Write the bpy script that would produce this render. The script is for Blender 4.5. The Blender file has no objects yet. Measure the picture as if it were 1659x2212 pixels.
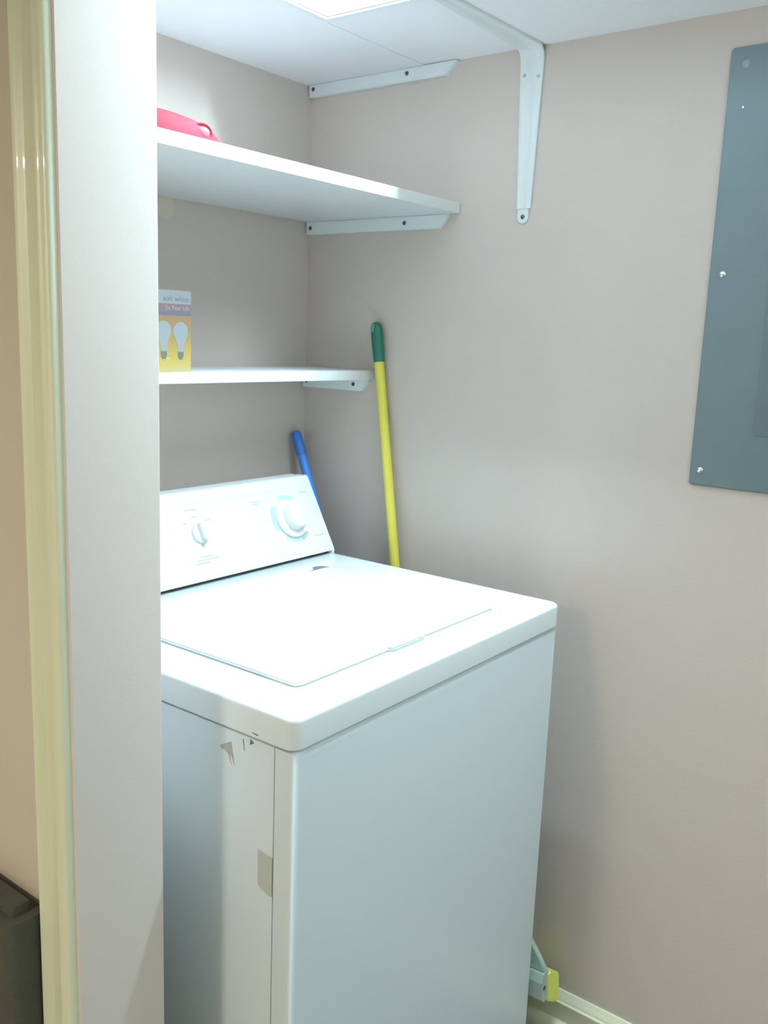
import bpy, bmesh, math
from mathutils import Vector, Matrix

# ------------------------------------------------------------------ scene, camera, light
S = bpy.context.scene
C = S.collection
CEIL = 1.8755            # low closet ceiling
PX, PT, PY = -1.0037, 0.12, -0.5936      # partition: hall face x, thickness, jamb face y

S.view_settings.view_transform = 'Standard'
S.view_settings.look = 'None'
S.view_settings.gamma = 1.0
S.view_settings.use_curve_mapping = False
S.view_settings.exposure = -0.14
S.cycles.max_bounces = 12
S.cycles.diffuse_bounces = 8
S.cycles.use_denoising = True
S.cycles.sample_clamp_indirect = 6.0

cd = bpy.data.cameras.new('camera')
cam = bpy.data.objects.new('camera', cd)
C.objects.link(cam)
cd.sensor_fit = 'HORIZONTAL'
cd.sensor_width = 36.0
cd.lens = 1986.12 / 1659 * 36.0
cd.clip_start = 0.02
rr = Vector((0.61168, -0.79022, 0.03733)); uu = Vector((0.125, 0.14314, 0.98178)); ff = Vector((0.78116, 0.59587, -0.18633))
M = Matrix((rr, uu, -ff)).transposed().to_4x4()
M.translation = Vector((-1.53873, -1.40894, 1.35948))
cam.matrix_world = M
S.camera = cam

w = bpy.data.worlds.new('world'); S.world = w; w.use_nodes = True
w.node_tree.nodes['Background'].inputs[0].default_value = (0.9, 0.95, 1.0, 1)
w.node_tree.nodes['Background'].inputs[1].default_value = 0.3

CLOSET_EMIT = 450.0                      # radiance of the tube in the recessed closet fixture
TUBE = (-0.340, 1.975)                   # tube x, z
CLOSET_COL = (0.71, 0.915, 1.0)
def area(name, loc, size, power, col, rot=(0, 0, 0), sy=None):
    ld = bpy.data.lights.new(name, 'AREA'); ld.energy = power; ld.color = col
    ld.size = size
    if sy: ld.shape = 'RECTANGLE'; ld.size_y = sy
    o = bpy.data.objects.new(name, ld); C.objects.link(o); o.location = loc; o.rotation_euler = rot
    return o
area('hall_ceiling_lamp', (-2.50, -0.56, 1.74), 0.12, 22.0, (1.0, 0.90, 0.74))
pl = bpy.data.lights.new('front_lamp', 'POINT'); pl.energy = 13.0; pl.color = (0.66, 0.90, 1.0); pl.shadow_soft_size = 0.22
po = bpy.data.objects.new('front_lamp', pl); C.objects.link(po); po.location = (-0.75, -1.95, 1.58)

# ------------------------------------------------------------------ materials
def mat(name, col, rough=0.6, spec=0.5, metal=0.0, coat=0.0, bump=None, noise=None, emit=None):
    m = bpy.data.materials.new(name); m.use_nodes = True
    nt = m.node_tree; b = nt.nodes['Principled BSDF']
    b.inputs['Base Color'].default_value = (*col, 1); b.inputs['Roughness'].default_value = rough
    b.inputs['Metallic'].default_value = metal; b.inputs['Coat Weight'].default_value = coat
    b.inputs['Specular IOR Level'].default_value = spec
    tc = nt.nodes.new('ShaderNodeTexCoord')
    if noise:
        sc, amt = noise
        n = nt.nodes.new('ShaderNodeTexNoise'); n.inputs['Scale'].default_value = sc; n.inputs['Detail'].default_value = 4
        r = nt.nodes.new('ShaderNodeMapRange'); r.inputs['To Min'].default_value = 1 - amt; r.inputs['To Max'].default_value = 1 + amt
        mx = nt.nodes.new('ShaderNodeVectorMath'); mx.operation = 'SCALE'; mx.inputs[0].default_value = col
        nt.links.new(tc.outputs['Object'], n.inputs['Vector']); nt.links.new(n.outputs['Fac'], r.inputs['Value'])
        nt.links.new(r.outputs[0], mx.inputs['Scale']); nt.links.new(mx.outputs[0], b.inputs['Base Color'])
    if bump:
        sc, st = bump
        n = nt.nodes.new('ShaderNodeTexNoise'); n.inputs['Scale'].default_value = sc; n.inputs['Detail'].default_value = 5
        bp = nt.nodes.new('ShaderNodeBump'); bp.inputs['Strength'].default_value = st; bp.inputs['Distance'].default_value = 0.002
        nt.links.new(tc.outputs['Object'], n.inputs['Vector']); nt.links.new(n.outputs['Fac'], bp.inputs['Height'])
        nt.links.new(bp.outputs[0], b.inputs['Normal'])
    if emit:
        b.inputs['Emission Color'].default_value = (*emit[0], 1); b.inputs['Emission Strength'].default_value = emit[1]
    return m

def ramp_mat(name, z0, z1, stops, rough=0.5):
    """printed colour bands running up an object (object space z)"""
    m = bpy.data.materials.new(name); m.use_nodes = True; nt = m.node_tree; b = nt.nodes['Principled BSDF']
    tc = nt.nodes.new('ShaderNodeTexCoord'); sp = nt.nodes.new('ShaderNodeSeparateXYZ')
    mr = nt.nodes.new('ShaderNodeMapRange'); mr.inputs['From Min'].default_value = z0; mr.inputs['From Max'].default_value = z1
    cr = nt.nodes.new('ShaderNodeValToRGB')
    while len(cr.color_ramp.elements) < len(stops): cr.color_ramp.elements.new(0.5)
    for e, (p, c) in zip(cr.color_ramp.elements, stops): e.position = p; e.color = (*c, 1)
    nt.links.new(tc.outputs['Object'], sp.inputs[0]); nt.links.new(sp.outputs['Z'], mr.inputs['Value'])
    nt.links.new(mr.outputs[0], cr.inputs[0]); nt.links.new(cr.outputs[0], b.inputs['Base Color'])
    b.inputs['Roughness'].default_value = rough
    return m

WALL = mat('wall_paint', (0.57, 0.495, 0.45), 0.75, 0.25, bump=(260, 0.12), noise=(2.5, 0.015))
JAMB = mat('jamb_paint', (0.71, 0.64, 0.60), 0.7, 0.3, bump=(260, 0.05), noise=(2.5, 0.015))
CEILM = mat('ceiling_paint', (0.87, 0.88, 0.91), 0.8, 0.2, bump=(200, 0.08))
FLOOR = mat('floor_vinyl', (0.24, 0.24, 0.22), 0.4, 0.5, noise=(6, 0.2))
TRIM = mat('cream_trim_paint', (0.72, 0.76, 0.57), 0.33, 0.6, coat=0.3, bump=(40, 0.04))
BASE = mat('baseboard_paint', (0.72, 0.72, 0.56), 0.35, 0.5)
ENAMEL = mat('white_enamel', (0.74, 0.80, 0.83), 0.22, 0.5, coat=0.25, bump=(18, 0.01))
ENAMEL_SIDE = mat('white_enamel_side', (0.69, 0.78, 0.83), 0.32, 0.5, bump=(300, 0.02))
PLASTIC = mat('white_plastic', (0.72, 0.76, 0.76), 0.3, 0.5)
DARK = mat('dark_gap', (0.05, 0.06, 0.07), 0.6)
SHELF = mat('white_melamine', (0.80, 0.83, 0.85), 0.35, 0.5)
BRACK = mat('white_powder_coat', (0.74, 0.79, 0.80), 0.35, 0.5, coat=0.1)
SCREW = mat('dark_screw', (0.08, 0.10, 0.11), 0.4, 0.5, metal=0.6)
STEEL = mat('zinc_screw', (0.75, 0.78, 0.80), 0.25, 0.5, metal=0.9)
PANEL = mat('grey_panel_paint', (0.125, 0.173, 0.187), 0.45, 0.5, bump=(350, 0.05), noise=(30, 0.03))
PSCREW = mat('painted_screw', (0.26, 0.34, 0.38), 0.4, 0.5)
PANEL2 = mat('grey_panel_door_paint', (0.108, 0.150, 0.167), 0.45, 0.5, bump=(350, 0.05), noise=(30, 0.03))
YELLOW = mat('yellow_pole', (0.70, 0.60, 0.085), 0.35, 0.5)
GREEN = mat('green_grip', (0.018, 0.13, 0.085), 0.45, 0.4)
BLUE = mat('blue_plastic', (0.04, 0.17, 0.58), 0.35, 0.5)
BLUE2 = mat('blue_handle_metal', (0.05, 0.26, 0.80), 0.3, 0.5)
SPONGE = mat('yellow_sponge', (0.82, 0.84, 0.20), 0.95, 0.1, bump=(400, 0.6), noise=(90, 0.08))
MOPW = mat('pale_mop_plastic', (0.42, 0.53, 0.48), 0.4, 0.4)
RED = mat('red_plastic', (0.30, 0.026, 0.045), 0.75, 0.15)
PINK = mat('pink_plastic', (0.38, 0.15, 0.19), 0.6, 0.2)
RED_SHADE = mat('red_recess_shade', (0.20, 0.014, 0.028), 0.75, 0.15)
STAIN = mat('brown_stain', (0.47, 0.47, 0.42), 0.6, 0.3, noise=(120, 0.15))
SCUFF_SHADE = mat('grey_scuff_and_gap_shade', (0.16, 0.17, 0.17), 0.6)
LID_SHADE = mat('grey_lid_shade', (0.56, 0.66, 0.66), 0.6)
PULL = mat('shaded_pull', (0.50, 0.58, 0.57), 0.5)
TAPE = mat('tape_residue', (0.54, 0.58, 0.55), 0.55, 0.3)
INK = mat('teal_ink', (0.42, 0.62, 0.64), 0.5)
INK2 = mat('grey_ink', (0.38, 0.46, 0.46), 0.5)
CHARCOAL = mat('charcoal_matte', (0.095, 0.095, 0.078), 0.95, 0.1, bump=(500, 0.5), noise=(60, 0.15))
CREAM = mat('cream_cap', (0.60, 0.54, 0.43), 0.6)
DIFF = mat('lamp_diffuser', (0.9, 0.95, 1.0), 0.5, emit=(CLOSET_COL, CLOSET_EMIT))
HOUSING = mat('lamp_housing', (0.85, 0.88, 0.90), 0.5)
FRAME = mat('lamp_frame', (0.82, 0.86, 0.88), 0.4)
CARTON = ramp_mat('printed_carton', 0.0, 0.132, [(0.0, (0.52, 0.44, 0.21)), (0.10, (0.50, 0.39, 0.11)), (0.30, (0.42, 0.30, 0.085)), (0.52, (0.34, 0.20, 0.085)), (0.70, (0.31, 0.20, 0.10))])
HEADER = mat('carton_header', (0.31, 0.325, 0.33), 0.6)
BAND = mat('carton_band', (0.215, 0.155, 0.165), 0.5)
BAND2 = mat('carton_band_blue', (0.16, 0.15, 0.21), 0.5)
LETTER = mat('carton_lettering', (0.16, 0.20, 0.215), 0.6)
LETTERW = mat('carton_pale_lettering', (0.40, 0.36, 0.37), 0.5)
LETTERY = mat('carton_cream_lettering', (0.80, 0.74, 0.40), 0.5)
BULB = mat('printed_bulb', (0.30, 0.325, 0.345), 0.6)
BULBCAP = mat('printed_bulb_cap', (0.15, 0.165, 0.15), 0.6)

# ------------------------------------------------------------------ mesh helpers
def bmnew(): return bmesh.new()

def box(bm, a, b, bev=0.0, seg=2, edges=None):
    a = Vector(a); b = Vector(b)
    r = bmesh.ops.create_cube(bm, size=1.0)
    vs = r['verts']
    for v in vs:
        v.co = Vector(((a[i] + b[i]) / 2 + v.co[i] * (b[i] - a[i]) for i in range(3)))
    if bev > 0:
        es = {e for v in vs for e in v.link_edges}
        if edges: es = {e for e in es if edges(e)}
        bmesh.ops.bevel(bm, geom=list(es), offset=bev, segments=seg, profile=0.6, affect='EDGES', clamp_overlap=True)
    return bm

def prism(bm, pts, ext, place):
    """pts: 2D outline; ext: (e0, e1) depth; place(u, v, e) -> 3D"""
    lo = [bm.verts.new(place(u, v, ext[0])) for u, v in pts]
    hi = [bm.verts.new(place(u, v, ext[1])) for u, v in pts]
    n = len(pts)
    bm.faces.new(lo); bm.faces.new(list(reversed(hi)))
    for i in range(n):
        bm.faces.new((lo[i], hi[i], hi[(i + 1) % n], lo[(i + 1) % n]))
    bmesh.ops.recalc_face_normals(bm, faces=bm.faces[:])
    return bm

def lathe(bm, prof, seg=40, place=None):
    """prof: list of (r, h) ; place(x, y, h) -> 3D"""
    place = place or (lambda x, y, h: Vector((x, y, h)))
    rings = []
    for r, h in prof:
        if r < 1e-6: rings.append([bm.verts.new(place(0, 0, h))])
        else: rings.append([bm.verts.new(place(r * math.cos(2 * math.pi * k / seg), r * math.sin(2 * math.pi * k / seg), h)) for k in range(seg)])
    for A, B in zip(rings, rings[1:]):
        for k in range(seg):
            k2 = (k + 1) % seg
            if len(A) == 1 and len(B) == 1: continue
            if len(A) == 1: bm.faces.new((A[0], B[k], B[k2]))
            elif len(B) == 1: bm.faces.new((A[k], B[0], A[k2]))
            else: bm.faces.new((A[k], B[k], B[k2], A[k2]))
    if len(rings[0]) > 1: bm.faces.new(rings[0])
    if len(rings[-1]) > 1: bm.faces.new(rings[-1])
    bmesh.ops.recalc_face_normals(bm, faces=bm.faces[:])
    return bm

def axis_place(o, d):
    """frame with h along d from o"""
    d = Vector(d).normalized(); o = Vector(o)
    x = d.orthogonal().normalized(); y = d.cross(x)
    return lambda a, b, h: o + x * a + y * b + d * h

def rrect(x0, y0, x1, y1, r, n=5):
    out = []
    for cx, cy, a0 in ((x1 - r, y1 - r, 0), (x0 + r, y1 - r, 90), (x0 + r, y0 + r, 180), (x1 - r, y0 + r, 270)):
        for k in range(n + 1):
            a = math.radians(a0 + 90 * k / n); out.append((cx + r * math.cos(a), cy + r * math.sin(a)))
    return out

def obj(name, bm, m, parent=None, smooth=False, angle=35):
    me = bpy.data.meshes.new(name); bm.to_mesh(me); bm.free()
    me.materials.append(m)
    o = bpy.data.objects.new(name, me); C.objects.link(o)
    if parent: o.parent = parent
    if smooth:
        for p in me.polygons: p.use_smooth = True
        try: me.set_sharp_from_angle(angle=math.radians(angle))
        except Exception: pass
    return o

def tag(o, label, cat, group=None):
    o['label'] = label; o['category'] = cat
    if group: o['group'] = group
    return o

def thing(name, loc, label, cat, rz=0, group=None):
    o = bpy.data.objects.new(name, None); C.objects.link(o); o.empty_display_size = 0.05
    o.location = loc; o.rotation_euler = (0, 0, rz)
    return tag(o, label, cat, group)

def struct(name, bm, m, **k):
    o = obj(name, bm, m, **k); o['kind'] = 'structure'; return o

def local(o, P):  # world point -> coordinates of an unrotated empty
    return Vector(P) - o.location

def text(name, s, size, m, parent, mat4, sx=1.0):
    cu = bpy.data.curves.new(name, 'FONT'); cu.body = s; cu.size = size; cu.extrude = 0.0002; cu.align_x = 'CENTER'; cu.align_y = 'CENTER'
    t = bpy.data.objects.new(name + '_curve', cu); C.objects.link(t)
    bpy.context.view_layer.update()
    me = bpy.data.meshes.new_from_object(t.evaluated_get(bpy.context.evaluated_depsgraph_get()))
    me.name = name
    bpy.data.objects.remove(t)
    me.transform(mat4 @ Matrix.Diagonal((sx, 1, 1, 1)))
    me.materials.clear(); me.materials.append(m)
    o = bpy.data.objects.new(name, me); C.objects.link(o); o.parent = parent
    return o

# ------------------------------------------------------------------ the setting
HX, HY = -2.9, -2.5      # hall extents
struct('floor', box(bmnew(), (HX, HY, -0.08), (0.1, 0.1, 0.0)), FLOOR)
LX0, LX1, LY0, LY1 = -0.610, -0.296, -1.216, -0.302     # opening of the recessed fixture
def ceiling_mesh():
    bm = bmnew(); xs = (HX, LX0 + 0.012, LX1 - 0.012, 0.1); ys = (HY, LY0 + 0.012, LY1 - 0.012, 0.1)
    v = {(i, j, k): bm.verts.new((xs[i], ys[j], CEIL + 0.03 * k)) for i in range(4) for j in range(4) for k in range(2)}
    for i in range(3):
        for j in range(3):
            if (i, j) == (1, 1): continue
            for k in range(2):
                q = [v[i, j, k], v[i, j + 1, k], v[i + 1, j + 1, k], v[i + 1, j, k]]
                bm.faces.new(q if k == 0 else q[::-1])
    def wallq(a, b): bm.faces.new((v[a + (0,)], v[b + (0,)], v[b + (1,)], v[a + (1,)]))
    for a, b in (((1, 1), (2, 1)), ((2, 1), (2, 2)), ((2, 2), (1, 2)), ((1, 2), (1, 1))): wallq(a, b)
    rim = [(i, 0) for i in range(4)] + [(3, j) for j in range(1, 4)] + [(i, 3) for i in (2, 1, 0)] + [(0, j) for j in (2, 1)]
    for a, b in zip(rim, rim[1:] + rim[:1]): wallq(a, b)
    bmesh.ops.recalc_face_normals(bm, faces=bm.faces[:])
    return bm
struct('ceiling', ceiling_mesh(), CEILM)
struct('wall_right', box(bmnew(), (0.0, HY, 0), (0.1, 0.1, CEIL)), WALL)
struct('wall_back', box(bmnew(), (HX, 0.0, 0), (0.0, 0.1, CEIL)), WALL)
HALLW = mat('hall_wall_paint', (0.60, 0.55, 0.455), 0.75, 0.25, bump=(260, 0.12), noise=(2.5, 0.015))
struct('wall_far', box(bmnew(), (HX - 0.1, HY, 0), (HX, 0.1, CEIL)), HALLW)
struct('wall_front', box(bmnew(), (HX, HY - 0.1, 0), (0.1, HY, CEIL)), HALLW)
# partition beside the closet opening: painted drywall, rounded corner bead at the jamb
def pe(e):  # the vertical edges at the jamb end
    return all(abs(v.co.y - PY) < 1e-4 for v in e.verts) and abs(e.verts[0].co.z - e.verts[1].co.z) > 0.5
bm = box(bmnew(), (PX, PY, 0), (PX + PT, 0.0, CEIL), 0.003, 3, pe)
struct('wall_left', bm, JAMB, smooth=True)
struct('wall_hall', box(bmnew(), (PX - 0.0015, PY + 0.02, 0), (PX, 0.0, CEIL)), HALLW)

# door casing, profiled, on the hall side of the opening
CW = 0.076
CW = 0.0735
prof = [(0.0, 0.0), (0.0, 0.009), (0.003, 0.0125), (0.010, 0.0135), (0.013, 0.0105), (0.016, 0.0105), (0.022, 0.0145), (0.026, 0.0135), (0.044, 0.0125),
        (0.050, 0.0105), (0.0525, 0.0125), (0.0585, 0.0140), (0.0610, 0.0165), (0.0700, 0.0185), (0.0722, 0.0165), (CW, 0.012), (CW, 0.0)]
prof = [(u * 0.69, v * 0.8) for u, v in prof]
def casing(y0, sgn):
    return prism(bmnew(), prof, (0.0, CEIL - 0.002), lambda u, v, e: Vector((PX - v, y0 + sgn * u, e)))
struct('trim_1', casing(PY + 0.0032, 1), TRIM, smooth=True, angle=50)

# baseboard with a moulded cap and a shoe moulding
bp = [(0, 0), (0.013, 0), (0.013, 0.064), (0.0155, 0.067), (0.0155, 0.0705), (0.012, 0.073), (0.0115, 0.0765), (0.0095, 0.080), (0.006, 0.086), (0.004, 0.0905), (0, 0.091)]
sh = [(0.0131, 0.0), (0.031, 0.0), (0.031, 0.012), (0.0295, 0.019), (0.026, 0.0255), (0.021, 0.0295), (0.0131, 0.0315)]
struct('baseboard_right', prism(bmnew(), bp, (HY, 0.0), lambda u, v, e: Vector((-u, e, v))), BASE, smooth=True, angle=40)
struct('trim_2', prism(bmnew(), sh, (HY, -0.02), lambda u, v, e: Vector((-u, e, v))), BASE, smooth=True, angle=40)
struct('baseboard_back', prism(bmnew(), bp, (PX + PT, -0.016), lambda u, v, e: Vector((e, -u, v))), BASE, smooth=True, angle=40)
# thin board fixed under the ceiling along the back wall; its front edge shows as a faint seam
struct('trim_3', box(bmnew(), (PX + PT, -0.297, CEIL - 0.0014), (0.0, 0.0, CEIL), 0.0005), CEILM)
# faint round patch on the back wall
bm = lathe(bmnew(), [(0.0, 0.0), (0.021, 0.0), (0.022, 0.001), (0.0, 0.0016)], 40, axis_place((-0.392, -0.0002, 1.582), (0, -1, 0)))
tag(obj('wall_cover_plate', bm, CREAM, smooth=True), 'small cream round cover on the back wall just below the middle shelf', 'cover plate')

# ------------------------------------------------------------------ closet ceiling fixture
lamp = thing('ceiling_light', (-0.453, -0.759, CEIL), 'glowing white rectangular ceiling light above the washing machine', 'ceiling light')
def bars(bm, x0, x1, y0, y1, f, z0, z1, bev=0.0):
    for a, b in (((x0, y0), (x1, y0 + f)), ((x0, y1 - f), (x1, y1)), ((x0, y0 + f), (x0 + f, y1 - f)), ((x1 - f, y0 + f), (x1, y1 - f))):
        box(bm, local(lamp, (*a, z0)), local(lamp, (*b, z1)), bev)
    return bm
obj('frame', bars(bmnew(), LX0, LX1, LY0, LY1, 0.012, CEIL - 0.004, CEIL - 0.0004), FRAME, lamp)
HD = 0.130
bm = bars(bmnew(), LX0 + 0.0125, LX1 - 0.0125, LY0 + 0.0125, LY1 - 0.0125, 0.0015, CEIL + 0.0002, CEIL + HD)
box(bm, local(lamp, (LX0 + 0.0125, LY0 + 0.0125, CEIL + HD)), local(lamp, (LX1 - 0.0125, LY1 - 0.0125, CEIL + HD + 0.002)))
obj('housing', bm, HOUSING, lamp)
def lp(x, y, z): return local(lamp, (x, y, z))
TX, TZ = TUBE
obj('tube', lathe(bmnew(), [(0.0, 0.0), (0.0125, 0.0), (0.0125, 0.770), (0.0, 0.770)], 24, axis_place(lp(TX, -1.150, TZ), (0, 1, 0))), DIFF, lamp, smooth=True)
for y0 in (-1.175, -0.379):
    obj('socket', box(bmnew(), lp(TX - 0.018, y0, TZ - 0.022), lp(TX + 0.018, y0 + 0.023, CEIL + HD - 0.0005), 0.002), FRAME, lamp)

# ------------------------------------------------------------------ shelves
def shelf(z, depth, th, label, rmat=SHELF):
    s = box(bmnew(), (PX + PT + 0.001 + 0.44, -depth / 2, 0), (0, 0, 0)) if False else bmnew()
    x0 = PX + PT + 0.001
    box(s, (0, -depth, 0), (-0.0015 - x0, -0.001, th), 0.0012, 2)
    o = obj('wall_shelf', s, rmat, smooth=True); o.location = (x0, 0, z)
    return tag(o, label, 'shelf', 'white melamine shelves in the closet')
S2Z, S3Z = 1.5982, 1.2710
shelf(S2Z, 0.3916, 0.0195, 'deep white shelf with a red item on top, the higher of two')
shelf(S3Z, 0.1953, 0.0195, 'narrow white shelf holding the light bulb box, the lower of two')

# side support brackets on the right wall: flat bar with a chamfered front end, two screws
def side_bracket(ztop, h, ylen, cham, label, holes):
    t = thing('shelf_bracket', (0, 0, ztop), label, 'bracket', group='flat side brackets on the right wall')
    pts = [(-0.003, 0), (-ylen, 0), (-ylen, -0.003), (-(ylen - cham), -h), (-0.003, -h)]
    bm = prism(bmnew(), pts, (-0.0125, -0.0002), lambda u, v, e: Vector((e, u, v)))
    bmesh.ops.bevel(bm, geom=[e for e in bm.edges if all(v.co.x < -0.012 for v in e.verts)], offset=0.0018, segments=2, affect='EDGES')
    obj('support_bar', bm, BRACK, t, smooth=True)
    for hy, hz in holes:
        bm = lathe(bmnew(), [(0.0042, 0.0), (0.0040, 0.0008), (0.003, 0.0014), (0.0, 0.0016)], 20, axis_place((-0.0124, hy, hz), (-1, 0, 0)))
        box(bm, (-0.0146, hy - 0.0022, hz - 0.0005), (-0.0135, hy + 0.0022, hz + 0.0005))
        obj('screw', bm, SCREW, t, smooth=True)
side_bracket(CEIL - 0.0016, 0.0245, 0.372, 0.024, 'white side bracket tucked directly under the ceiling', [(-0.016, -0.009), (-0.260, -0.010)])
side_bracket(S2Z, 0.0265, 0.368, 0.018, 'white side bracket under the deep middle shelf', [(-0.016, -0.0135), (-0.268, -0.0135)])
side_bracket(S3Z, 0.0255, 0.185, 0.018, 'white side bracket under the narrow lower shelf', [(-0.014, -0.0125), (-0.149, -0.0115)])

# tapered pressed steel L bracket: one leg down the right wall, one leg along the ceiling
hb = thing('hanging_bracket', (0, -0.530, CEIL), 'white tapered steel L bracket hanging down the wall from the ceiling', 'bracket')
t_ = 0.0022
def strip(stations, w_of, name):
    """stations: (x, z, nx, nz) path of the sheet; w_of(s) -> (ymin, ymax); the sheet has a raised centre rib"""
    bm = bmnew(); rows = []
    for i, (x, z, nx, nz) in enumerate(stations):
        y0, y1 = w_of(i); w_ = y1 - y0; row = []
        for f_, h_ in ((0, 0.0), (0.0, 0.004), (0.08, 0.0055), (0.36, 0.0055), (0.44, 0.0035), (0.56, 0.0035), (0.64, 0.0055), (0.92, 0.0055), (1.0, 0.004), (1.0, 0.0)):
            row.append(bm.verts.new((x + nx * (h_ + 0.0003), y0 + f_ * w_, z + nz * (h_ + 0.0003))))
        rows.append(row)
    for A, B in zip(rows, rows[1:]):
        for k in range(len(A)):
            k2 = (k + 1) % len(A)
            bm.faces.new((A[k], A[k2], B[k2], B[k]))
    bm.faces.new(rows[0]); bm.faces.new(list(reversed(rows[-1])))
    bmesh.ops.recalc_face_normals(bm, faces=bm.faces[:])
    return bm
st = []; R_ = 0.022
nv = 8
VLEN = 0.276
for k in range(nv + 1):                      # vertical leg, bottom to bend
    st.append((0.0, -VLEN + (VLEN - R_) * k / nv, -1, 0))
for k in range(1, 7):                        # bend
    a = math.radians(90 * k / 7); st.append((-R_ + R_ * math.cos(a), -R_ + R_ * math.sin(a), -math.cos(a), -math.sin(a)))
HLEN = 0.30
for k in range(nv + 1):
    st.append((-R_ - (HLEN - R_) * k / nv, 0.0, 0, -1))
tot = len(st) - 1
def wof(i):
    x, z = st[i][0], st[i][1]
    if i <= nv: s_ = (-R_ - z) / (VLEN - R_)
    elif i >= nv + 7: s_ = (-R_ - x) / (HLEN - R_)
    else: s_ = 0
    half0, half1 = (0.0233, 0.0138)
    hw = half0 + (half1 - half0) * s_
    c_ = -0.0005 - 0.001 * s_ if i <= nv else 0.0 + 0.010 * s_ * 0
    return (c_ - hw, c_ + hw)
obj('arm', strip(st, wof, 'arm'), BRACK, hb, smooth=True, angle=50)
def tab(name, cy, cz, r, up, nrm='x'):
    pts = [(r * math.cos(a), r * math.sin(a)) for a in [math.radians(180 + 180 * k / 14) for k in range(15)]] + [(r * 0.92, up), (-r * 0.92, up)]
    return prism(bmnew(), pts, (-0.0035, -0.0003), (lambda u, v, e: Vector((e, cy + u, cz + v))))
obj('end_tab', tab('t', -0.0005, -VLEN - 0.014, 0.0113, 0.016), BRACK, hb, smooth=True)
for hy, hz, rr_, x_ in ((-0.0005, -0.2900, 0.0042, -0.0036), (0.0120, -0.0480, 0.0034, -0.0057), (-0.0160, -0.0520, 0.0032, -0.0057)):
    bm = lathe(bmnew(), [(rr_, 0.0), (rr_ * .95, 0.0006), (rr_ * .6, 0.0012), (0.0, 0.0013)], 20, axis_place((x_, hy, hz), (-1, 0, 0)))
    obj('screw', bm, SCREW if rr_ > 0.004 else INK2, hb, smooth=True)

# ------------------------------------------------------------------ red item on the middle shelf
red = thing('plastic_tub', (-0.665, -0.300, S2Z + 0.0195), 'red rounded plastic item lying on the middle shelf, half behind the wall', 'container')
bm = bmnew(); prof_ = []
for k in range(0, 19):
    a = math.radians(90 * k / 18)
    prof_.append((math.cos(a) ** 0.62 if k < 18 else 0.0, math.sin(a) ** 0.9))
prof_.insert(0, (0.97, 0.0)); prof_[1] = (1.0, 0.04)
lathe(bm, prof_, 56, lambda x, y, h: Vector((x * 0.127, y * 0.064, h * 0.0420)))
obj('body', bm, RED, red, smooth=True, angle=60)
bm = lathe(bmnew(), [(0.0, -0.002), (0.020, -0.002), (0.0225, 0.0008), (0.020, 0.003), (0.0145, 0.0012), (0.0, 0.0)], 32, lambda x, y, h: Vector((0.058 + x * 0.80, -0.0480 - h, 0.0190 + y * 0.55)))
obj('recess_shade_ring', bm, RED_SHADE, red, smooth=True, angle=70)  # darker red ring puts the shade of the hollow into the colour
bm = lathe(bmnew(), [(0.0, 0.0), (0.013, 0.001), (0.012, 0.005), (0.007, 0.0085), (0.0, 0.0095)], 28, lambda x, y, h: Vector((0.054 + x * 0.9, -0.0500 - h, 0.0185 + y * 0.55)))
o = obj('cap', bm, PINK, red, smooth=True, angle=70); o['label'] = 'small pale pink cap'

# ------------------------------------------------------------------ light bulb carton on the lower shelf
BX1, BX0, BYF, BH, BD = -0.4955, -0.6240, -0.1925, 0.132, 0.062
ct = thing('light_bulb_box', (BX1, BYF, S3Z + 0.0197), 'yellow cardboard box of light bulbs standing on the narrow lower shelf', 'box')
BW = BX1 - BX0
obj('carton', box(bmnew(), (-BW, 0, 0), (0, BD, BH), 0.0008), CARTON, ct)
def face(x, z, e=0.0): return Vector((x, -0.0001 - e, z))
def flat(name, pts, m, parent, e0, e1):
    return obj(name, prism(bmnew(), pts, (e0, e1), lambda u, v, e: Vector((u, -e, v))), m, parent)
flat('header_band', [(-BW, 0.110), (-0.0003, 0.110), (-0.0003, 0.1316), (-BW, 0.1316)], HEADER, ct, 0.0, 0.0003)
flat('purple_band', [(-BW, 0.098), (-0.0003, 0.098), (-0.0003, 0.110), (-BW, 0.110)], BAND, ct, 0.0, 0.0003)
flat('blue_band', [(-BW, 0.0915), (-0.0003, 0.0915), (-0.0003, 0.098), (-BW, 0.098)], BAND2, ct, 0.0, 0.0003)
def tm(x, z, e=0.0004): return Matrix.Translation((x, -e, z)) @ Matrix.Rotation(math.radians(90), 4, 'X')
text('lettering', 'soft white', 0.0135, LETTER, ct, tm(-0.0318, 0.1180), 0.98)
text('lettering', '3x Year Life', 0.0100, LETTERW, ct, tm(-0.0290, 0.1035), 1.05)
text('lettering', '77', 0.0075, LETTERY, ct, tm(-0.0490, 0.0195), 1.0)
text('lettering', '77w', 0.0040, LETTERW, ct, tm(-0.0110, 0.0948), 1.0) if False else None
def bulb_outline(cx, top, s):
    out = []
    hc = top - 0.0163 * s
    right = [(0.0163 * s * math.sin(math.radians(a)), hc + 0.0163 * s * math.cos(math.radians(a))) for a in range(0, 121, 10)]
    right += [(0.0098 * s, hc - 0.0165 * s), (0.0072 * s, hc - 0.024 * s), (0.0062 * s, hc - 0.0345 * s)]
    out = right + [(-x, z) for x, z in reversed(right[1:])]
    return [(cx + x, z) for x, z in out], hc - 0.0345 * s
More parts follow.
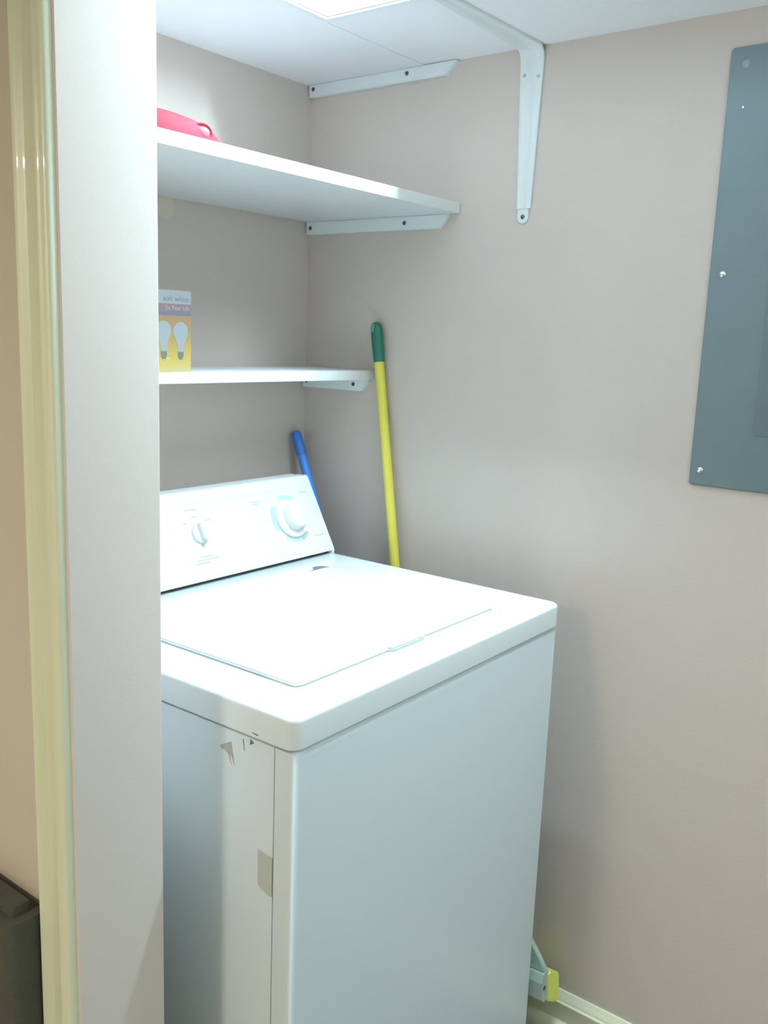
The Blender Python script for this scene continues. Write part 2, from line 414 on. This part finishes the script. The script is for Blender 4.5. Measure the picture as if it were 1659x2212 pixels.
for cx, tp in ((-0.0225, 0.0815), (-0.0575, 0.0825), (-0.0925, 0.0815)):
    pts, zb = bulb_outline(cx, tp, 0.96)
    b_ = flat('bulb_picture', pts, BULB, ct, 0.0, 0.0004)
    flat('bulb_base', [(cx - 0.0061, zb), (cx - 0.0058, zb - 0.0075), (cx - 0.0030, zb - 0.0125), (cx + 0.0030, zb - 0.0125), (cx + 0.0058, zb - 0.0075), (cx + 0.0061, zb)], BULBCAP, b_, 0.0, 0.00045)

# ------------------------------------------------------------------ washing machine
WW, WD, HT, HB = 0.686, 0.66, 0.914, 0.8739
ws = thing('washing_machine', (-0.7922, -0.7196, 0), 'white top-loading washing machine standing in the closet corner', 'washing machine', math.radians(0.39))
# cabinet: front panel wrapping round the sides with a seam, rear shell behind it
SEAM = 0.033
def vert(e): return abs(e.verts[0].co.z - e.verts[1].co.z) > 0.3
bm = bmnew()
box(bm, (0.003, 0.002, 0.018), (WW - 0.003, SEAM, HB - 0.0045), 0.011, 4, lambda e: (vert(e) or abs(e.verts[0].co.z - e.verts[1].co.z) < 1e-4 and e.verts[0].co.z > 0.5 and all(abs(v.co.y - 0.002) < 1e-4 for v in e.verts)) and all(v.co.y < 0.01 for v in e.verts))
o = obj('front_panel', bm, ENAMEL_SIDE, ws, smooth=True, angle=40)
obj('cabinet', box(bmnew(), (0.003, SEAM + 0.0016, 0.018), (WW - 0.003, WD - 0.02, HB - 0.0045), 0.0025, 2), ENAMEL_SIDE, ws, smooth=True)
bm = bmnew(); box(bm, (0.012, 0.014, 0.02), (WW - 0.012, WD - 0.03, HB + 0.001))
obj('inner_gap_shade', bm, DARK, ws)  # near-black core paints the shade seen in the gaps between panels
# top panel with rounded corners and softened rim
bm = prism(bmnew(), rrect(0, 0, WW, 0.640, 0.016, 6), (HB, HT), lambda u, v, e: Vector((u, v, e)))
bmesh.ops.bevel(bm, geom=[e for e in bm.edges if all(v.co.z > HT - 1e-4 for v in e.verts)], offset=0.007, segments=4, profile=0.5, affect='EDGES')
tp = obj('top_panel', bm, ENAMEL, ws, smooth=True, angle=50)
# lid
LX_0, LX_1, LY_0, LY_1 = 0.0765, 0.570, 0.0665, 0.4400
bm = prism(bmnew(), rrect(LX_0, LY_0, LX_1, LY_1, 0.012, 5), (HT + 0.0022, HT + 0.0052), lambda u, v, e: Vector((u, v, e)))
bmesh.ops.bevel(bm, geom=[e for e in bm.edges if all(v.co.z > HT + 0.005 for v in e.verts)], offset=0.0018, segments=3, affect='EDGES')
lid = obj('lid', bm, ENAMEL, ws, smooth=True, angle=50)
obj('lid_gap_shade', prism(bmnew(), rrect(LX_0 + 0.001, LY_0 + 0.001, LX_1 - 0.001, LY_1 - 0.001, 0.011, 5), (HT + 0.0001, HT + 0.0023), lambda u, v, e: Vector((u, v, e))), LID_SHADE, lid)  # grey layer under the lid paints the shade line round its edge
bm = prism(bmnew(), rrect(0.2700, 0.0600, 0.3560, 0.0740, 0.0068, 5), (HT + 0.0004, HT + 0.0058), lambda u, v, e: Vector((u, v, e)))
bmesh.ops.bevel(bm, geom=[e for e in bm.edges if all(v.co.z > HT + 0.0057 for v in e.verts)], offset=0.0016, segments=2, affect='EDGES')
obj('finger_pull', bm, PULL, lid, smooth=True, angle=50)
bm = prism(bmnew(), [(0.505, 0.4440), (0.540, 0.4400), (0.574, 0.4330), (0.5800, 0.4450), (0.578, 0.4620), (0.566, 0.4680), (0.554, 0.4660), (0.546, 0.4540), (0.532, 0.4500)], (HT + 0.0002, HT + 0.0016), lambda u, v, e: Vector((u, v, e)))
o = obj('lid_hinge_shade', bm, SCUFF_SHADE, lid); o['label'] = 'small dark patch for the shade in the hinge gap at the back right corner of the lid'  # dark patch painted for the shade in the gap, same grey as the scuffs
# console: hollow-fronted sloping control box
Q0, Q1 = Vector((0.5221 - 0.0027, 0.925)), Vector((0.6006 - 0.0027, 1.067))   # (v, z) front face, bottom and top
def csec():
    pts = [(0.5190, 0.9215), (0.5195, 0.925)]
    for k in range(1, 12):
        f_ = k / 12; P = Q0.lerp(Q1, f_); pts.append((P.x, P.y))
    pts += [(Q1.x, Q1.y - 0.001), (Q1.x + 0.002, Q1.y + 0.0012), (Q1.x + 0.006, Q1.y + 0.0020), (0.648, 1.066), (0.655, 1.058), (0.657, 0.9215)]
    return pts
bm = prism(bmnew(), csec(), (0.004, WW - 0.002), lambda u, v, e: Vector((e, u, v)))
bmesh.ops.bevel(bm, geom=[e for e in bm.edges if all(v.co.x > WW - 0.0025 for v in e.verts) or all(v.co.x < 0.0045 for v in e.verts)], offset=0.003, segments=3, affect='EDGES')
con = obj('console', bm, PLASTIC, ws, smooth=True, angle=40)
bm = prism(bmnew(), [(0.5200, 0.9142), (0.5150, 0.9215), (0.6500, 0.9215), (0.6400, 0.9142)], (0.006, WW - 0.0085), lambda u, v, e: Vector((e, u, v)))
obj('console_gap_shade', prism(bmnew(), [(0.5290, 0.9142), (0.5290, 0.9216), (0.6500, 0.9216), (0.6400, 0.9142)], (0.010, WW - 0.012), lambda u, v, e: Vector((e, u, v))), DARK, con)  # dark block stands in for the shaded gap under the console
bm.free()
obj('end_cap_foot', prism(bmnew(), [(0.5190, 0.9142), (0.5180, 0.9216), (0.6400, 0.9216), (0.6400, 0.9142)], (WW - 0.0115, WW - 0.005), lambda u, v, e: Vector((e, u, v))), PLASTIC, con)
# console face frame: u along the machine, s up the slope, n out of the face
sd = (Q1 - Q0).normalized(); nd = Vector((-sd.y, sd.x))
def cf(u, s, n=0.0): return Vector((u, Q0.x + sd.x * s + nd.x * n, Q0.y + sd.y * s + nd.y * n))
def disc_on(cx, cs, prof__, seg=48, ru=1.0, rs=1.0):
    return lathe(bmnew(), prof__, seg, lambda a, b, h: cf(cx + a * ru, cs + b * rs, h))
obj('crease', prism(bmnew(), [(0.012, 0.1428), (WW - 0.010, 0.1428), (WW - 0.010, 0.1440), (0.012, 0.1440)], (0.0, 0.0006), cf), PLASTIC, con)
KC = (0.588, 0.0790)
dl = obj('dial_skirt', disc_on(*KC, [(0.0405, 0.0003), (0.0410, 0.0040), (0.0395, 0.0062), (0.0280, 0.0085), (0.0, 0.0085)]), PLASTIC, con, smooth=True)
bm = disc_on(*KC, [(0.0275, 0.0080), (0.0265, 0.0200), (0.0245, 0.0235), (0.0180, 0.0255), (0.0, 0.0262)])
obj('dial_knob', bm, PLASTIC, dl, smooth=True)
OC = (0.350, 0.0830)
bm = disc_on(*OC, [(0.0185, 0.0003), (0.0180, 0.0055), (0.0160, 0.0070), (0.0, 0.0075)])
kn = obj('selector_knob', bm, PLASTIC, con, smooth=True)
bm = prism(bmnew(), rrect(OC[0] - 0.0055, OC[1] - 0.0175, OC[0] + 0.0055, OC[1] + 0.0175, 0.0050, 5), (0.006, 0.0170), cf)
bmesh.ops.bevel(bm, geom=[e for e in bm.edges], offset=0.0012, segments=2, affect='EDGES')
obj('knob_blade', bm, PLASTIC, kn, smooth=True)
def arc(a0, a1, r0, r1, name, m, n=16):
    pts = [(KC[0] + r1 * math.cos(math.radians(a0 + (a1 - a0) * k / n)), KC[1] + r1 * math.sin(math.radians(a0 + (a1 - a0) * k / n))) for k in range(n + 1)]
    pts += [(KC[0] + r0 * math.cos(math.radians(a1 + (a0 - a1) * k / n)), KC[1] + r0 * math.sin(math.radians(a1 + (a0 - a1) * k / n))) for k in range(n + 1)]
    return obj(name, prism(bmnew(), pts, (0.0, 0.0003), cf), m, con)
arc(60, 106, 0.0425, 0.0500, 'printed_scale', INK)
arc(140, 205, 0.0425, 0.0520, 'printed_scale', INK)
arc(232, 284, 0.0425, 0.0490, 'printed_scale', INK)
arc(286, 316, 0.0425, 0.0510, 'printed_scale', INK2)
for row in [(0.334, 0.361, 0.1290), (0.343, 0.356, 0.1150), (0.318, 0.330, 0.1045), (0.372, 0.384, 0.1050), (0.322, 0.376, 0.0330), (0.334, 0.368, 0.0385), (0.318, 0.350, 0.0275),
            (0.498, 0.522, 0.1240), (0.498, 0.518, 0.1195), (0.640, 0.660, 0.1290), (0.640, 0.668, 0.0330)]:
    u0, u1, s_ = row
    pts = [(u0, s_)] ; k = 0; u = u0
    while u < u1 - 0.001:                      # one wavering strip of print per line
        u += 0.0014; pts.append((u, s_ + (0.0004 if k % 2 else 0.0))); k += 1
    top_ = [(x, s_ + 0.0016 + (0.0005 if i % 3 else 0.0)) for i, (x, z) in enumerate(pts)]
    obj('printed_mark', prism(bmnew(), pts + top_[::-1], (0.0, 0.0002), cf), INK2, con)
# marks on the left side of the machine
def side(name, pts, m, e=0.0006, label=None, x0=0.003, parent=ws):
    o = obj(name, prism(bmnew(), pts, (0.0, e), lambda u, v, ee: Vector((x0 - ee, u, v))), m, parent)
    if label: o['label'] = label
    return o
Y = lambda y: y + 0.7196
side('tape_patch', [(Y(-0.6600), 0.7260), (Y(-0.6845), 0.7230), (Y(-0.6845), 0.6700), (Y(-0.6800), 0.6690), (Y(-0.6640), 0.6745), (Y(-0.6600), 0.6790)], TAPE, label='faded tape patch on the left side')
side('stain', [(Y(-0.5900), 0.8430), (Y(-0.5960), 0.8465), (Y(-0.6060), 0.8520), (Y(-0.6105), 0.8540), (Y(-0.6120), 0.8470), (Y(-0.6150), 0.8330), (Y(-0.6165), 0.8235), (Y(-0.6120), 0.8330), (Y(-0.6080), 0.8400), (Y(-0.6100), 0.8290), (Y(-0.6110), 0.8230), (Y(-0.6050), 0.8360), (Y(-0.5990), 0.8400), (Y(-0.5930), 0.8400)], STAIN, 0.0004, 'brown smear near the top of the left side')
side('scratch', [(Y(-0.6310), 0.8640), (Y(-0.6325), 0.8640), (Y(-0.6345), 0.8490), (Y(-0.6337), 0.8490)], SCUFF_SHADE, 0.0002)
side('chip', [(Y(-0.6440), 0.8675), (Y(-0.6475), 0.8665), (Y(-0.6510), 0.8640), (Y(-0.6475), 0.8625), (Y(-0.6440), 0.8598)], SCUFF_SHADE, 0.0004, 'dark chip in the enamel below the top edge')
side('scuff', [(Y(-0.6490), 0.8790), (Y(-0.6600), 0.8775), (Y(-0.6605), 0.8790), (Y(-0.6540), 0.8795)], SCUFF_SHADE, 0.0004, x0=0.0, label='thin grey scuff on the rim of the top')
for fx, fy in ((0.05, 0.05), (WW - 0.05, 0.05), (0.05, 0.58), (WW - 0.05, 0.58)):
    obj('foot', lathe(bmnew(), [(0.018, 0.0), (0.020, 0.004), (0.012, 0.010), (0.008, 0.021)], 20, lambda a, b, h, fx=fx, fy=fy: Vector((fx + a, fy + b, h))), DARK, ws, smooth=True)

# ------------------------------------------------------------------ yellow pole leaning on the right wall
def pole_obj(name, P, Q, label, cat):
    o = thing(name, P, label, cat); return o, Vector(P), Vector(Q), (Vector(Q) - Vector(P))
P0 = Vector((-0.0450, -0.4340, 0.0)); P1 = Vector((-0.0145, -0.2068, 1.3900))
yp = thing('broom_pole', P0, 'yellow pole with a dark green grip leaning against the right wall', 'pole')
d = (P1 - P0); L = d.length; ap = axis_place((0, 0, 0), d)
gl = 0.082
obj('pole', lathe(bmnew(), [(0.0, 0.004), (0.0098, 0.004), (0.0101, 0.008), (0.0101, L - 0.02)], 32, ap), YELLOW, yp, smooth=True)
gp = [(0.0112, L - gl), (0.0116, L - gl + 0.004), (0.0122, L - gl + 0.02), (0.0124, L - 0.030), (0.0118, L - 0.010), (0.0090, L - 0.003), (0.0050, L), (0.0, L + 0.0005)]
g = obj('grip', lathe(bmnew(), gp, 32, ap), GREEN, yp, smooth=True); g['label'] = 'dark green plastic grip'
bm = bmnew()
hx = axis_place((0, 0, 0), d)
mid = hx(0, 0, L - 0.012)
box(bm, (mid.x - 0.0135, mid.y - 0.0028, mid.z - 0.009), (mid.x - 0.0100, mid.y + 0.0028, mid.z + 0.009), 0.0012)
obj('hanging_slot', bm, mat('pale_green_slot', (0.10, 0.26, 0.20), 0.5), g)

# ------------------------------------------------------------------ blue-handled sponge mop in the gap
T_ = Vector((-0.0442, -0.0135, 1.1480)); B_ = Vector((-0.0900, -0.4450, 0.1900))
sm = thing('sponge_mop', (-0.072, -0.60, 0.0), 'blue-handled mop with a yellow sponge head in the gap beside the washer', 'mop')
o_ = sm.location.copy()
d = (T_ - B_); L = d.length; ap = axis_place(B_ - o_, d)
obj('handle', lathe(bmnew(), [(0.0, 0.0), (0.0095, 0.0), (0.0098, L - 0.055)], 28, ap), BLUE2, sm, smooth=True)
o = obj('grip', lathe(bmnew(), [(0.0104, L - 0.056), (0.0116, L - 0.050), (0.0118, L - 0.010), (0.0105, L - 0.003), (0.0060, L), (0.0, L)], 28, ap), BLUE, sm, smooth=True)
# head: yoke + clamp + sponge, long axis in the wall direction, front end raised
hc = Vector((0.000, -0.0200, 0.145))
ax = Vector((0.0, -0.998, 0.06)).normalized(); up = Vector((0.0, 0.06, 0.998)).normalized(); sx = Vector((1, 0, 0))
def hp(u, v, e): return hc + ax * u + up * v + sx * e          # u along, v up, e sideways
bm = bmnew()
yk = [(-0.020, 0.120), (0.030, 0.120), (0.060, 0.112), (0.078, 0.080), (0.100, 0.048), (0.110, 0.030), (0.110, 0.0245), (-0.090, 0.0245), (-0.085, 0.035), (-0.055, 0.075)]
prism(bm, yk, (-0.014, -0.002), hp)
bmesh.ops.bevel(bm, geom=bm.edges[:], offset=0.0010, segments=2, affect='EDGES')
obj('yoke', bm, MOPW, sm, smooth=True)
bm = bmnew()
prism(bm, [(-0.020, 0.024), (-0.026, 0.008), (-0.026, -0.026), (-0.018, -0.034), (-0.0045, -0.034), (-0.0045, 0.0195), (0.002, 0.024)], (-0.095, 0.112), lambda u, v, e: hp(e, v, u))
obj('clamp', bm, MOPW, sm)
bm = lathe(bmnew(), [(0.0045, 0.0), (0.0045, 0.001), (0.0, 0.0015)], 18, axis_place(hp(0.1122, -0.005, -0.0165), ax))
obj('rivet', bm, SCREW, sm, smooth=True)
bm = prism(bmnew(), [(-0.004, 0.016), (0.008, 0.019), (0.045, -0.006), (0.046, -0.042), (0.036, -0.066), (-0.004, -0.040)], (-0.090, 0.1135), lambda u, v, e: hp(e, v, u))
bmesh.ops.bevel(bm, geom=bm.edges[:], offset=0.003, segments=2, affect='EDGES')
obj('sponge', bm, SPONGE, sm, smooth=True)

# ------------------------------------------------------------------ electrical panel on the right wall
ep = thing('breaker_panel', (0, -1.06, 1.1357), 'grey metal electrical breaker panel mounted flush on the right wall', 'electrical panel')
PH = 0.6848; PW2 = 0.360
def ef(y, z, e): return Vector((-e, 1.06 + y, z))
yl = -0.8825; yr = yl - PW2
th = 0.0045
dt, db, dl_, dr = 0.640, 0.0905, -0.9770, -1.150
bm = bmnew()
outer = rrect(yr, 0.0, yl, PH, 0.006, 4)
prism(bm, outer, (0.0006, th), ef)
bmesh.ops.bevel(bm, geom=[e for e in bm.edges if all(v.co.x < -th + 1e-5 for v in e.verts)], offset=0.0012, segments=2, affect='EDGES')
obj('cover', bm, PANEL, ep, smooth=True)
bm = prism(bmnew(), rrect(dr, db, dl_, dt - 0.03, 0.006, 4), (th, th + 0.0016), ef)
bmesh.ops.bevel(bm, geom=[e for e in bm.edges if all(v.co.x < -th - 0.0015 for v in e.verts)], offset=0.0009, segments=2, affect='EDGES')
dr_ = obj('door', bm, PANEL2, ep, smooth=True)
bm = prism(bmnew(), rrect(dr + .012, db + 0.012, dl_ - 0.012, dt - 0.042, 0.004, 4), (th + 0.0016, th + 0.0026), ef)
bmesh.ops.bevel(bm, geom=[e for e in bm.edges if all(v.co.x < -th - 0.0025 for v in e.verts)], offset=0.0008, segments=2, affect='EDGES')
obj('raised_field', bm, PANEL2, dr_, smooth=True)
for y, z, r, m_ in ((-0.9075, 0.6590, 0.0062, PSCREW), (-0.9040, 0.3440, 0.0052, STEEL), (-0.9000, 0.0255, 0.0052, STEEL), (yr + 0.022, 0.6590, 0.0062, PSCREW), (yr + 0.022, 0.3440, 0.0052, STEEL), (yr + 0.022, 0.0255, 0.0052, STEEL)):
    bm = lathe(bmnew(), [(r, 0.0), (r * 0.95, 0.0012), (r * 0.65, 0.0026), (0.0, 0.0032)], 22, axis_place(ef(y, z, th - 0.0002), (-1, 0, 0)))
    obj('screw', bm, m_, ep, smooth=True)
bm = lathe(bmnew(), [(0.0020, 0.0), (0.0016, 0.0007), (0.0, 0.001)], 14, axis_place(ef(-0.9090, 0.5955, th - 0.0001), (-1, 0, 0)))
obj('rivet', bm, STEEL, ep, smooth=True)

# ------------------------------------------------------------------ dark charcoal slab against the hall wall
bm = prism(bmnew(), rrect(-0.022, -0.139, 0.026, 0.30, 0.014, 5), (0.0, 0.713), lambda u, v, e: Vector((u, v, e)))
bmesh.ops.bevel(bm, geom=[e for e in bm.edges if all(v.co.z > 0.71 for v in e.verts)], offset=0.013, segments=4, affect='EDGES')
hm = obj('dark_slab', bm, CHARCOAL, None, smooth=True, angle=40); hm.location = (PX - 0.030, -0.400, 0.0)
tag(hm, 'dark charcoal rounded slab standing against the hall wall beside the cream door casing', 'bag')
